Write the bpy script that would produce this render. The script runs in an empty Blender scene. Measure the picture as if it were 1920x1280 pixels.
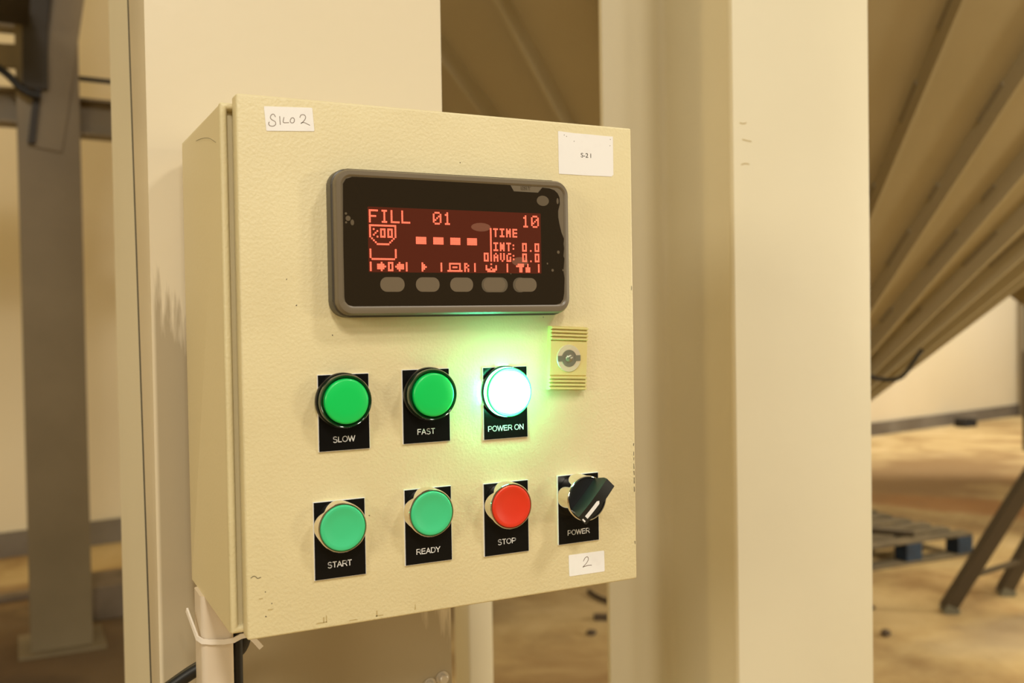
import bpy, bmesh, math, random
from mathutils import Vector, Matrix
random.seed(7)
PI = math.pi
scene = bpy.context.scene
col = scene.collection
ZB = 1.25                      # height of the cabinet door's lower edge above the floor

# ------------------------------------------------------------------ camera
cam_d = bpy.data.cameras.new('camera')
cam = bpy.data.objects.new('camera', cam_d); col.objects.link(cam)
cam_d.sensor_width = 36.0
cam_d.lens = 34.374
cam_d.clip_start = 0.01
cam.location = (-0.12820, -0.63416, 0.20223 + ZB)
cam.rotation_euler = (1.5503, 0.0160, -0.4701)
cam_d.dof.use_dof = True
cam_d.dof.focus_distance = 0.70
cam_d.dof.aperture_fstop = 7.0
scene.camera = cam

# ------------------------------------------------------------------ world and lamps
world = bpy.data.worlds.new('hall_ambient'); scene.world = world
world.use_nodes = True
bg = world.node_tree.nodes['Background']
bg.inputs[0].default_value = (1.0, 0.88, 0.62, 1)
bg.inputs[1].default_value = 0.125

def lamp(name, loc, target, size, power, color=(1, .94, .85)):
    d = bpy.data.lights.new(name, 'AREA'); d.shape = 'DISK'; d.size = size
    d.energy = power; d.color = color
    o = bpy.data.objects.new(name, d); col.objects.link(o)
    o.location = loc
    o.rotation_euler = (Vector(target) - Vector(loc)).to_track_quat('-Z', 'Y').to_euler()
    return o
TG = (.15, 0, ZB + .2)
lamp('hall_or_fill_lamp', (2.6, -3.0, 5.4), TG, .7, 88)
lamp('hall_or_fill_lamp', (-.8, -4.4, 5.4), TG, .7, 124)
lamp('hall_or_fill_lamp', (-2.4, -3.0, 5.4), TG, .7, 42)
lamp('hall_or_fill_lamp', (-.3, -6.4, 5.2), TG, .5, 45)
lamp('hall_or_fill_lamp', (-3.0, -1.6, 2.2), (-.03, .1, ZB), 1.0, 38, (1, .90, .70))  # added fill light from the left, brightens the cabinet side
lamp('hall_or_fill_lamp', (9.6, 5.4, 5.2), (11.0, 8.2, 1.0), .9, 400, (1, .93, .80))
lamp('hall_or_fill_lamp', (5.2, 6.6, 5.5), (7.5, 6.8, 0), .8, 45, (1, .88, .66))
lamp('hall_or_fill_lamp', (5.4, .2, 5.6), (4.4, 2.3, 0), .8, 225, (1, .86, .60))
lamp('hall_or_fill_lamp', (5.9, .5, 1.9), (3.5, 1.4, 2.2), .8, 110, (1, .90, .68))  # added fill light for the right flank of the hopper cone
lamp('hall_or_fill_lamp', (4.6, -3.4, 1.7), (2.1, 1.0, 2.4), .8, 55, (1, .90, .68))  # unseen low fill light, added to lift the near cone's right side
lamp('hall_or_fill_lamp', (-3.0, 3.6, 5.2), (.2, 6.6, 1.5), .8, 120, (1, .74, .32))

scene.view_settings.view_transform = 'Standard'
scene.view_settings.look = 'None'
scene.view_settings.gamma = 1
scene.view_settings.use_curve_mapping = False
scene.view_settings.exposure = 0.0

# ------------------------------------------------------------------ materials
def mat(name, color, rough=.5, metal=0.0, coat=0.0, bump=None, tone=None, emit=None, spec=.5):
    m = bpy.data.materials.new(name); m.use_nodes = True
    nt = m.node_tree; b = nt.nodes['Principled BSDF']
    b.inputs['Base Color'].default_value = (*color, 1)
    b.inputs['Roughness'].default_value = rough
    b.inputs['Metallic'].default_value = metal
    b.inputs['Coat Weight'].default_value = coat
    b.inputs['Specular IOR Level'].default_value = spec
    tc = nt.nodes.new('ShaderNodeTexCoord')
    if tone:                                     # (scale, second colour, lo, hi)
        n = nt.nodes.new('ShaderNodeTexNoise'); n.inputs['Scale'].default_value = tone[0]
        n.inputs['Detail'].default_value = 6
        r = nt.nodes.new('ShaderNodeValToRGB')
        r.color_ramp.elements[0].position = tone[2]; r.color_ramp.elements[1].position = tone[3]
        r.color_ramp.elements[0].color = (*tone[1], 1); r.color_ramp.elements[1].color = (*color, 1)
        nt.links.new(tc.outputs['Object'], n.inputs['Vector'])
        nt.links.new(n.outputs[0], r.inputs[0]); nt.links.new(r.outputs[0], b.inputs['Base Color'])
    if bump:                                     # (scale, strength, distance[, detail])
        n = nt.nodes.new('ShaderNodeTexNoise'); n.inputs['Scale'].default_value = bump[0]
        n.inputs['Detail'].default_value = bump[3] if len(bump) > 3 else 2
        bp = nt.nodes.new('ShaderNodeBump'); bp.inputs['Strength'].default_value = bump[1]
        bp.inputs['Distance'].default_value = bump[2]
        nt.links.new(tc.outputs['Object'], n.inputs['Vector'])
        nt.links.new(n.outputs[0], bp.inputs['Height']); nt.links.new(bp.outputs[0], b.inputs['Normal'])
    if emit:
        b.inputs['Emission Color'].default_value = (*emit[0], 1); b.inputs['Emission Strength'].default_value = emit[1]
    return m

M = {}
M['enclosure'] = mat('cream_powder_coat', (.755, .652, .375), .46, bump=(480, .62, .0006, 3), tone=(14, (.715, .61, .345), .35, .6))
M['body'] = mat('cream_powder_coat_side', (.735, .625, .36), .45, bump=(330, .22, .0006, 3))
M['steel_paint'] = mat('beige_steel_paint', (.76, .685, .485), .52, bump=(60, .10, .002, 5), tone=(4, (.73, .655, .46), .35, .65))
M['silo'] = mat('silo_paint', (.46, .385, .235), .55, bump=(2.0, .4, .02, 3), tone=(1.6, (.40, .33, .19), .3, .7))
M['rib'] = mat('silo_rib_paint', (.43, .365, .225), .55)
M['dark_steel'] = mat('dim_steel_paint', (.25, .19, .10), .5, tone=(3, (.20, .15, .075), .3, .7))
M['black_steel'] = mat('black_steel', (.035, .027, .018), .6)
M['wall'] = mat('yellow_wall_paint', (.82, .72, .53), .8, bump=(8, .2, .01), tone=(.5, (.78, .67, .46), .3, .7))
M['skirting'] = mat('grey_skirting_paint', (.23, .20, .16), .7, tone=(3, (.15, .12, .09), .3, .7))
M['black_plastic'] = mat('black_plastic', (.006, .0055, .005), .22, spec=.35)
M['knob_plastic'] = mat('knob_plastic', (.010, .010, .009), .33)
M['plate_black'] = mat('engraved_plate_black', (.005, .0045, .004), .25, spec=.22)
M['plate_white'] = mat('engraved_white', (.86, .84, .80), .5)
M['ink'] = mat('brown_ink', (.17, .11, .07), .7)
M['print'] = mat('print_ink', (.06, .045, .03), .7)
M['label'] = mat('white_paper_label', (.90, .87, .82), .6, tone=(90, (.86, .82, .77), .25, .45))
M['chrome'] = mat('chrome', (.86, .80, .70), .07, 1.0)
M['mint'] = mat('mint_green_plastic', (.055, .60, .245), .42)
M['red'] = mat('red_plastic', (.74, .035, .008), .42)
M['lens_green'] = mat('green_lens', (.0, .62, .10), .38, coat=.15)
M['lens_dark'] = mat('dark_green_bezel', (.006, .030, .008), .10, coat=.6)
M['lens_lit'] = mat('lit_green_lens', (.3, 1, .5), .3, emit=((.10, 1.0, .58), 80))
M['lens_lit_ring'] = mat('lit_green_ring', (.1, .9, .25), .2, emit=((.09, 1.0, .46), 48))
M['lens_rim'] = mat('green_glass_rim', (.0, .35, .04), .35, emit=((.04, 1.0, .14), .9))
M['lock'] = mat('cream_lock_plastic', (.68, .57, .215), .4)
M['lock_metal'] = mat('lock_metal', (.72, .62, .42), .4, .35)
M['lock_dark'] = mat('lock_recess', (.30, .28, .20), .3, .6)
M['housing'] = mat('dark_display_housing', (.075, .062, .042), .38)
M['frame'] = mat('taupe_display_frame', (.165, .128, .078), .36)
M['glass'] = mat('display_front_film', (.022, .014, .006), .16)
M['window'] = mat('red_display_window', (.045, .012, .006), .2, emit=((.30, .030, .006), .18))
M['dot'] = mat('lit_red_dot', (.5, .05, .03), .4, emit=((1.0, .17, .085), 1.2))
M['key'] = mat('taupe_key', (.155, .115, .068), .4)
M['key_halo'] = mat('key_surround_tint', (.11, .085, .05), .4)
M['key_light'] = mat('film_bubble', (.125, .092, .053), .35)
M['bubble_red'] = mat('film_bubble_over_window', (.20, .072, .040), .35)
M['cable'] = mat('black_cable_sheath', (.008, .007, .006), .45)
M['conduit'] = mat('white_trunking_plastic', (.70, .59, .44), .4)
M['tie'] = mat('white_nylon', (.86, .78, .66), .4)
M['galv'] = mat('zinc_bolt', (.66, .60, .50), .35, .5)
M['chip'] = mat('bare_metal_chip', (.06, .045, .03), .6)
M['scuff'] = mat('olive_scuff', (.50, .38, .16), .6)
M['pallet_grey'] = mat('weathered_pallet_wood', (.17, .13, .075), .8, bump=(20, .4, .003), tone=(5, (.09, .07, .04), .3, .7))
M['pallet_blue'] = mat('blue_pallet_paint', (.022, .045, .085), .7, tone=(9, (.015, .025, .045), .3, .7))
M['trestle'] = mat('dark_brown_steel', (.065, .045, .022), .6)
M['foot_grey'] = mat('worn_foot', (.17, .16, .11), .6)
M['stone'] = mat('dark_stone', (.09, .06, .035), .9)
M['rubber'] = mat('black_rubber', (.015, .012, .01), .7)
M['filler'] = mat('dark_joint_filler', (.06, .058, .05), .6)
M['gap_shade'] = mat('weld_gap_shade', (.30, .25, .155), .7)  # darker tone painted for the shade in gaps between rib welds
M['pole'] = mat('grey_pole', (.20, .165, .11), .5)
M['block'] = mat('grey_concrete', (.26, .20, .14), .9, tone=(8, (.17, .13, .085), .3, .7))

# column paint: cream above, a brushed-on greyer repaint below
def column_paint():
    m = mat('column_repaint', (.72, .62, .43), .38, bump=(60, .10, .002, 5))
    nt = m.node_tree; N = nt.nodes; Lk = nt.links; b = N['Principled BSDF']
    tc = [n for n in N if n.type == 'TEX_COORD'][0]
    mp = N.new('ShaderNodeMapping'); mp.inputs['Scale'].default_value = (230, 20, 22)
    mp.inputs['Rotation'].default_value = (0, .35, 0)
    n = N.new('ShaderNodeTexNoise'); n.inputs['Scale'].default_value = 1; n.inputs['Detail'].default_value = 4
    sep = N.new('ShaderNodeSeparateXYZ')
    Lk.new(tc.outputs['Object'], mp.inputs[0]); Lk.new(mp.outputs[0], n.inputs['Vector'])
    Lk.new(tc.outputs['Object'], sep.inputs[0])
    def mth(op, a, c):
        q = N.new('ShaderNodeMath'); q.operation = op
        for i, v in enumerate((a, c)):
            if isinstance(v, (int, float)): q.inputs[i].default_value = v
            else: Lk.new(v, q.inputs[i])
        return q.outputs[0]
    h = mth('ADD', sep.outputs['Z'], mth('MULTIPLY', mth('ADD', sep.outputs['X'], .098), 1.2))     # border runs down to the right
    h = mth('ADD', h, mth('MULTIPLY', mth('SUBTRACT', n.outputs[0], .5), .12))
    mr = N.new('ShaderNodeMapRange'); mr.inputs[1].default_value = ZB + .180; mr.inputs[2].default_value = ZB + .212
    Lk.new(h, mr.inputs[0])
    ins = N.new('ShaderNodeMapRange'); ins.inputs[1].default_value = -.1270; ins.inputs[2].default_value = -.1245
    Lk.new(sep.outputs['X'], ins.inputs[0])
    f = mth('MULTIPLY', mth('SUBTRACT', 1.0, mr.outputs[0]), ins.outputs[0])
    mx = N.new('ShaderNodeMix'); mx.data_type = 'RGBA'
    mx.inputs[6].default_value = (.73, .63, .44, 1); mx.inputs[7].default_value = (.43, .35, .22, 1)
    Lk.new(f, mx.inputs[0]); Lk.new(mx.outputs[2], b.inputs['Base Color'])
    return m
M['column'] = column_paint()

def floor_mat():
    m = mat('dusty_concrete', (.62, .45, .24), .85, bump=(7, .5, .02, 6))
    nt = m.node_tree; N = nt.nodes; Lk = nt.links; b = N['Principled BSDF']
    tc = [n for n in N if n.type == 'TEX_COORD'][0]
    n = N.new('ShaderNodeTexNoise'); n.inputs['Scale'].default_value = 1.3; n.inputs['Detail'].default_value = 9
    n.inputs['Roughness'].default_value = .62; n.inputs['Distortion'].default_value = .4
    Lk.new(tc.outputs['Object'], n.inputs['Vector'])
    r = N.new('ShaderNodeValToRGB'); e = r.color_ramp.elements
    e[0].position = .34; e[0].color = (.29, .175, .065, 1); e[1].position = .66; e[1].color = (.60, .455, .235, 1)
    k = e.new(.5); k.color = (.47, .335, .15, 1)
    Lk.new(n.outputs[0], r.inputs[0])
    last = r.outputs[0]
    n2 = N.new('ShaderNodeTexNoise'); n2.inputs['Scale'].default_value = 2.2; n2.inputs['Detail'].default_value = 5
    Lk.new(tc.outputs['Object'], n2.inputs['Vector'])
    # spills of rusty earth, plus grey and darker patches on the floor: (x, y, angle, rx, ry, colour, strength)
    for (x, y, a, rx, ry, c, s) in [(6.2, 4.55, -1.1, 1.5, .42, (.36, .155, .035), .8),
                                    (7.6, 5.1, -.6, 1.7, .35, (.42, .22, .07), .6),
                                    (4.0, 2.25, 0, .55, .28, (.34, .26, .16), .75),
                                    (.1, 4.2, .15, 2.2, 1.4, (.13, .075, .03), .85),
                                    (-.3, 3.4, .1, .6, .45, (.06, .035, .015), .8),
                                    (7.3, 5.6, .3, 1.8, .85, (.27, .16, .06), .95),
                                    (.0, 5.4, .15, 1.6, .30, (.24, .13, .05), .6)]:
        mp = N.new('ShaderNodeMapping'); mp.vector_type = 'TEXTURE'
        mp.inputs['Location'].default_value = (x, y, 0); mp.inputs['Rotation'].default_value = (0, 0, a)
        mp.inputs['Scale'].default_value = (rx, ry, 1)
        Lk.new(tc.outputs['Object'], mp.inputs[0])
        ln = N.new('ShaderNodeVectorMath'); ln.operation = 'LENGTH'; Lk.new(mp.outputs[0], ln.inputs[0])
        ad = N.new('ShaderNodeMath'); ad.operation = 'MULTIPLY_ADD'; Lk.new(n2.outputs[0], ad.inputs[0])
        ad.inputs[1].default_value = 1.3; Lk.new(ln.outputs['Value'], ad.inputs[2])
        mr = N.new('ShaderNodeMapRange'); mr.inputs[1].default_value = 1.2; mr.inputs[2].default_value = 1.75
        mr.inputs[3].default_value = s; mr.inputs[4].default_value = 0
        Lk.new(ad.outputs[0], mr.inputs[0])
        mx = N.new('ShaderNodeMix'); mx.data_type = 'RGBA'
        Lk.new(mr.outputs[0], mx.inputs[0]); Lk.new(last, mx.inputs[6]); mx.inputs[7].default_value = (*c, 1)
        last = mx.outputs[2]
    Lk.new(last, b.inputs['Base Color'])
    return m
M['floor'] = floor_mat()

# ------------------------------------------------------------------ helpers
def mesh_obj(name, bm, m, parent=None, smooth=None):
    me = bpy.data.meshes.new(name); bmesh.ops.recalc_face_normals(bm, faces=bm.faces)
    bm.to_mesh(me); bm.free()
    for q in (m if isinstance(m, (list, tuple)) else [m]): me.materials.append(q)
    if smooth is not None:
        for p in me.polygons: p.use_smooth = True
        me.set_sharp_from_angle(angle=math.radians(smooth))
    o = bpy.data.objects.new(name, me); col.objects.link(o)
    if parent is not None:
        o.parent = parent
        o.matrix_parent_inverse = Matrix.Identity(4)
        bpy_off = parent_origin(parent)
        me.transform(Matrix.Translation(-bpy_off))
    return o
ORG = {}
def parent_origin(o):
    v = Vector((0, 0, 0)); R = None
    while o is not None:
        v = v + Vector(o.location); o = o.parent
    return v
def empty(name, loc, label, cat, group=None):
    o = bpy.data.objects.new(name, None); o.empty_display_size = .1; col.objects.link(o); o.location = loc
    tag(o, label, cat, group); return o
def tag(o, label=None, cat=None, group=None, kind=None):
    if label: o['label'] = label
    if cat: o['category'] = cat
    if group: o['group'] = group
    if kind: o['kind'] = kind
    return o
def add_box(bm, lo, hi, mi=0, bev=0, seg=2, rot=None, about=None):
    r = bmesh.ops.create_cube(bm, size=1)
    vs = r['verts']
    for v in vs:
        v.co = Vector([(lo[i] + hi[i]) / 2 + v.co[i] * (hi[i] - lo[i]) for i in range(3)])
    fs = set(f for v in vs for f in v.link_faces)
    for f in fs: f.material_index = mi
    if bev:
        es = list(set(e for v in vs for e in v.link_edges))
        q = bmesh.ops.bevel(bm, geom=es, offset=bev, segments=seg, profile=.5, affect='EDGES')
        vs = list(set(v for f in q['faces'] for v in f.verts) | set(v for v in vs if v.is_valid))
    if rot is not None:
        bmesh.ops.rotate(bm, verts=vs, cent=about or (0, 0, 0), matrix=rot)
    return vs
def box(name, lo, hi, m, parent=None, bev=0, seg=2, smooth=40):
    bm = bmesh.new(); add_box(bm, lo, hi, 0, bev, seg)
    return mesh_obj(name, bm, m, parent, smooth if bev else None)
def beam_between(bm, a, b, w, h, up=(0, 0, 1)):
    a = Vector(a); b = Vector(b); d = (b - a).normalized(); up = Vector(up)
    s = d.cross(up).normalized(); u = s.cross(d).normalized()
    vs = []
    for p in (a, b):
        for i, j in ((-1, -1), (1, -1), (1, 1), (-1, 1)):
            vs.append(bm.verts.new(p + s * i * w / 2 + u * j * h / 2))
    for f in ((0, 1, 2, 3), (7, 6, 5, 4), (0, 4, 5, 1), (1, 5, 6, 2), (2, 6, 7, 3), (3, 7, 4, 0)):
        bm.faces.new([vs[i] for i in f])
    return vs
def beam(name, a, b, w, h, m, parent=None, up=(0, 0, 1)):
    bm = bmesh.new(); beam_between(bm, a, b, w, h, up); return mesh_obj(name, bm, m, parent)
def rrect(x0, z0, x1, z1, r, n=6):
    pts = []
    for cx, cz, a0 in ((x1 - r, z1 - r, 0), (x0 + r, z1 - r, 90), (x0 + r, z0 + r, 180), (x1 - r, z0 + r, 270)):
        for i in range(n + 1):
            a = math.radians(a0 + 90 * i / n); pts.append((cx + r * math.cos(a), cz + r * math.sin(a)))
    return pts
def add_prism(bm, pts, y0, y1, mi=0, bev=0, seg=2):        # polygon in XZ, extruded from y0 (back) to y1 (front)
    back = [bm.verts.new((x, y0, z)) for x, z in pts]; front = [bm.verts.new((x, y1, z)) for x, z in pts]
    n = len(pts)
    for i in range(n):
        f = bm.faces.new((back[i], back[(i + 1) % n], front[(i + 1) % n], front[i])); f.material_index = mi
    f = bm.faces.new(front); f.material_index = mi
    g = bm.faces.new(back[::-1]); g.material_index = mi
    if bev:
        es = [e for e in f.edges]
        bmesh.ops.bevel(bm, geom=es, offset=bev, segments=seg, profile=.5, affect='EDGES')
def prism(name, pts, y0, y1, m, parent=None, bev=0, smooth=35):
    bm = bmesh.new(); add_prism(bm, pts, y0, y1, 0, bev); return mesh_obj(name, bm, m, parent, smooth)
def add_ring(bm, outer, inner, prof):                      # prof: list of (t, y) from outer (t=0) to inner (t=1)
    n = len(outer); loops = []
    for t, y in prof:
        loops.append([bm.verts.new((o[0] + (i[0] - o[0]) * t, y, o[1] + (i[1] - o[1]) * t)) for o, i in zip(outer, inner)])
    for a, b in zip(loops, loops[1:]):
        for i in range(n):
            bm.faces.new((a[i], a[(i + 1) % n], b[(i + 1) % n], b[i]))
def lathe(name, c, prof, m, parent=None, n=48, smooth=35, mi=None):   # axis along -y; prof (radius, forward)
    bm = bmesh.new(); loops = []
    cx, cy, cz = c
    for r, t in prof:
        if r < 1e-6: loops.append([bm.verts.new((cx, cy - t, cz))])
        else: loops.append([bm.verts.new((cx + r * math.cos(2 * PI * i / n), cy - t, cz + r * math.sin(2 * PI * i / n))) for i in range(n)])
    for k, (a, b) in enumerate(zip(loops, loops[1:])):
        for i in range(n):
            j = (i + 1) % n
            if len(a) == 1 and len(b) == 1: continue
            if len(b) == 1: f = bm.faces.new((a[i], a[j], b[0]))
            elif len(a) == 1: f = bm.faces.new((a[0], b[j], b[i]))
            else: f = bm.faces.new((a[i], a[j], b[j], b[i]))
            if mi: f.material_index = mi[k]
    return mesh_obj(name, bm, m, parent, smooth)
def tube(name, pts, r, m, parent=None, flat=None, cyclic=False, res=4, smooth_curve=True):
    cu = bpy.data.curves.new(name, 'CURVE'); cu.dimensions = '3D'
    sp = cu.splines.new('NURBS' if smooth_curve else 'POLY'); sp.points.add(len(pts) - 1)
    for p, q in zip(sp.points, pts): p.co = (*q, 1)
    if smooth_curve: sp.use_endpoint_u = not cyclic; sp.order_u = min(4, len(pts))
    sp.use_cyclic_u = cyclic
    cu.bevel_depth = r; cu.bevel_resolution = res; cu.resolution_u = 8; cu.use_fill_caps = True
    t = bpy.data.objects.new('tmp', cu); col.objects.link(t)
    dg = bpy.context.evaluated_depsgraph_get(); dg.update()
    me = bpy.data.meshes.new_from_object(t.evaluated_get(dg))
    bpy.data.objects.remove(t); bpy.data.curves.remove(cu)
    me.name = name; me.materials.clear(); me.materials.append(m)
    for p in me.polygons: p.use_smooth = True
    o = bpy.data.objects.new(name, me); col.objects.link(o)
    if parent is not None:
        o.parent = parent; me.transform(Matrix.Translation(-parent_origin(parent)))
    return o
def lettering(name, text, x, y, z, size, m, parent, xs=1.0, bold=0.0, depth=.00008, tilt=0):
    cu = bpy.data.curves.new(name, 'FONT'); cu.body = text; cu.size = size; cu.align_x = 'CENTER'; cu.align_y = 'CENTER'
    cu.extrude = depth; cu.offset = bold
    t = bpy.data.objects.new('tmp', cu); col.objects.link(t)
    dg = bpy.context.evaluated_depsgraph_get(); dg.update()
    me = bpy.data.meshes.new_from_object(t.evaluated_get(dg))
    bpy.data.objects.remove(t); bpy.data.curves.remove(cu)
    me.name = name; me.materials.clear(); me.materials.append(m)
    me.transform(Matrix.Translation((x, y, z)) @ Matrix.Rotation(tilt, 4, 'Y') @ Matrix.Rotation(PI / 2, 4, 'X') @ Matrix.Diagonal((xs, 1, 1, 1)))
    o = bpy.data.objects.new(name, me); col.objects.link(o)
    o.parent = parent; me.transform(Matrix.Translation(-parent_origin(parent)))
    return o
def strokes(name, polys, r, m, parent, y):                 # pen strokes on a flat sheet, joined into one mesh
    bm = bmesh.new()
    for pl in polys:
        # Catmull-Rom smoothing
        P = [Vector((a, 0, b)) for a, b in pl]; Q = []
        for i in range(len(P) - 1):
            p0 = P[max(i - 1, 0)]; p1 = P[i]; p2 = P[i + 1]; p3 = P[min(i + 2, len(P) - 1)]
            for k in range(6):
                t = k / 6
                Q.append(.5 * ((2 * p1) + (-p0 + p2) * t + (2 * p0 - 5 * p1 + 4 * p2 - p3) * t * t + (-p0 + 3 * p1 - 3 * p2 + p3) * t ** 3))
        Q.append(P[-1])
        prev = None
        for i, q in enumerate(Q):
            d = (Q[min(i + 1, len(Q) - 1)] - Q[max(i - 1, 0)]).normalized(); s = Vector((-d.z, 0, d.x)) * r
            cur = [bm.verts.new((q.x + s.x, y, q.z + s.z)), bm.verts.new((q.x - s.x, y, q.z - s.z))]
            if prev: bm.faces.new((prev[0], prev[1], cur[1], cur[0]))
            prev = cur
    return mesh_obj(name, bm, m, parent)
mm = .001

# ================================================================== SETTING
bm = bmesh.new(); add_box(bm, (-14, -8, -.15), (26, 14, 0))
tag(mesh_obj('floor', bm, M['floor']), kind='structure')
# long wall at the back of the hall, running away to the right
wa = Vector((0, 6.42, 0)); wd = Vector((1, .166, 0)).normalized(); wn = Vector((-wd.y, wd.x, 0))
def wall_piece(name, s0, s1, z0, z1, t0, t1, m):
    bm = bmesh.new(); vs = []
    for z in (z0, z1):
        for s, t in ((s0, t0), (s1, t0), (s1, t1), (s0, t1)):
            p = wa + wd * s + wn * t; vs.append(bm.verts.new((p.x, p.y, z)))
    for f in ((3, 2, 1, 0), (4, 5, 6, 7), (0, 1, 5, 4), (1, 2, 6, 5), (2, 3, 7, 6), (3, 0, 4, 7)): bm.faces.new([vs[i] for i in f])
    return tag(mesh_obj(name, bm, m), kind='structure')
wall_piece('wall_back', -12, 24, 0, 7, 0, .25, M['wall'])
wall_piece('baseboard_back', -12, 24, 0, .16, -.03, .0, M['skirting'])

# ================================================================== LEFT COLUMN (built-up box column behind the cabinet)
def col_poly(bm, pts, z0, z1, top_pts=None):
    lo = [bm.verts.new((x, y, z0)) for x, y in pts]; hi = [bm.verts.new((x, y, z1)) for x, y in (top_pts or pts)]
    n = len(pts)
    for i in range(n): bm.faces.new((lo[i], lo[(i + 1) % n], hi[(i + 1) % n], hi[i]))
    bm.faces.new(lo[::-1]); bm.faces.new(hi)
CT = 3.6
CL = empty('steel_column', (.098, .37, 0), 'wide cream steel box column directly behind the control cabinet', 'column')
bm = bmesh.new()
# front channel: its rear edge slants so the joint on the left side is not plumb
x0, x1, yf = -.0302, .2268, .200
zz = [0, ZB - .3, ZB + .7, CT]; yr = [.235, .243, .333, .34]
rings = []
for z, y in zip(zz, yr):
    rings.append([bm.verts.new(v) for v in ((x0, yf, z), (x1, yf, z), (x1, y, z), (x0, y, z))])
for a, b in zip(rings, rings[1:]):
    for i in range(4): bm.faces.new((a[i], a[(i + 1) % 4], b[(i + 1) % 4], b[i]))
bm.faces.new(rings[0][::-1]); bm.faces.new(rings[-1])
es = [e for e in bm.edges if abs(e.verts[0].co.z - e.verts[1].co.z) > .01]
bmesh.ops.bevel(bm, geom=es, offset=.004, segments=3, profile=.5, affect='EDGES')
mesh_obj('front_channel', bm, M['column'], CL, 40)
bm = bmesh.new(); rings = []
for z, y in zip(zz, yr):
    rings.append([bm.verts.new(v) for v in ((x0 + .001, y + .0125, z), (x1, y + .0125, z), (x1, .52, z), (x0 + .001, .52, z))])
for a, b in zip(rings, rings[1:]):
    for i in range(4): bm.faces.new((a[i], a[(i + 1) % 4], b[(i + 1) % 4], b[i]))
bm.faces.new(rings[0][::-1]); bm.faces.new(rings[-1])
mesh_obj('rear_channel', bm, M['steel_paint'], CL)
bm = bmesh.new(); rings = []
for z, y in zip(zz, yr):
    rings.append([bm.verts.new(v) for v in ((x0 + .0008, y - .004, z), (x1 - .004, y - .004, z), (x1 - .004, y + .016, z), (x0 + .0008, y + .016, z))])
for a, b in zip(rings, rings[1:]):
    for i in range(4): bm.faces.new((a[i], a[(i + 1) % 4], b[(i + 1) % 4], b[i]))
tag(mesh_obj('joint_filler', bm, M['filler'], CL), 'black filler in the seam of the column side')
for bx, bz in ((.2172, ZB - .127), (.2045, ZB - .131)):
    lathe('bolt', (bx, yf, bz), [(.0065, 0), (.0065, .0012), (.0042, .0012), (.0042, .005), (.0032, .0058), (0, .0058)], M['galv'], CL, 6 * 3)
box('base_plate', (x0 - .06, yf - .03, 0), (x1 + .06, .58, .02), M['steel_paint'], CL)

# ================================================================== RIGHT H COLUMN
HC = empty('steel_column', (.687, .36, 0), 'cream steel H column with open flanges right of the cabinet', 'column')
hx0, hx1, hy0, hy1, tf = .5836, .7900, .220, .495, .009
box('front_flange', (hx0, hy0, 0), (hx1, hy0 + tf, CT), M['steel_paint'], HC, bev=.0012)
box('rear_flange', (hx0, hy1 - tf, 0), (hx1, hy1, CT), M['steel_paint'], HC, bev=.0012)
bm = bmesh.new()
wx0, wx1, r = .683, .691, .013
pts = []
def arc(cx, cy, a0, a1, n=6):
    return [(cx + r * math.cos(math.radians(a0 + (a1 - a0) * i / n)), cy + r * math.sin(math.radians(a0 + (a1 - a0) * i / n))) for i in range(n + 1)]
ya, yb = hy0 + tf, hy1 - tf
pts += arc(wx0 - r, ya + r, -90, 0)
pts += arc(wx0 - r, yb - r, 0, 90)
pts += arc(wx1 + r, yb - r, 90, 180)
pts += arc(wx1 + r, ya + r, 180, 270)
col_poly(bm, pts, 0, CT)
mesh_obj('web', bm, M['steel_paint'], HC, 40)
box('base_plate', (hx0 - .05, hy0 - .05, 0), (hx1 + .05, hy1 + .05, .02), M['steel_paint'], HC)
# scratches in the paint of the front flange
strokes('paint_scratch', [[(.5925, ZB + .418), (.598, ZB + .4175), (.602, ZB + .419)], [(.596, ZB + .400), (.603, ZB + .399), (.609, ZB + .3985)],
                          [(.594, ZB + .372), (.600, ZB + .3735), (.6055, ZB + .373)]], .0006, M['scuff'], HC, hy0 - .0002)

# thin post behind, seen under the cabinet
GP = empty('square_post', (.535, .83, 0), 'short cream square post behind the cabinet, seen under its lower edge', 'post')
box('tube', (.514, .80, .012), (.557, .862, ZB + .02), M['steel_paint'], GP, bev=.004, seg=3)
box('cap', (.511, .797, ZB + .02), (.560, .865, ZB + .026), M['steel_paint'], GP, bev=.001)
box('foot_plate', (.48, .77, 0), (.59, .90, .012), M['steel_paint'], GP)

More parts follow.
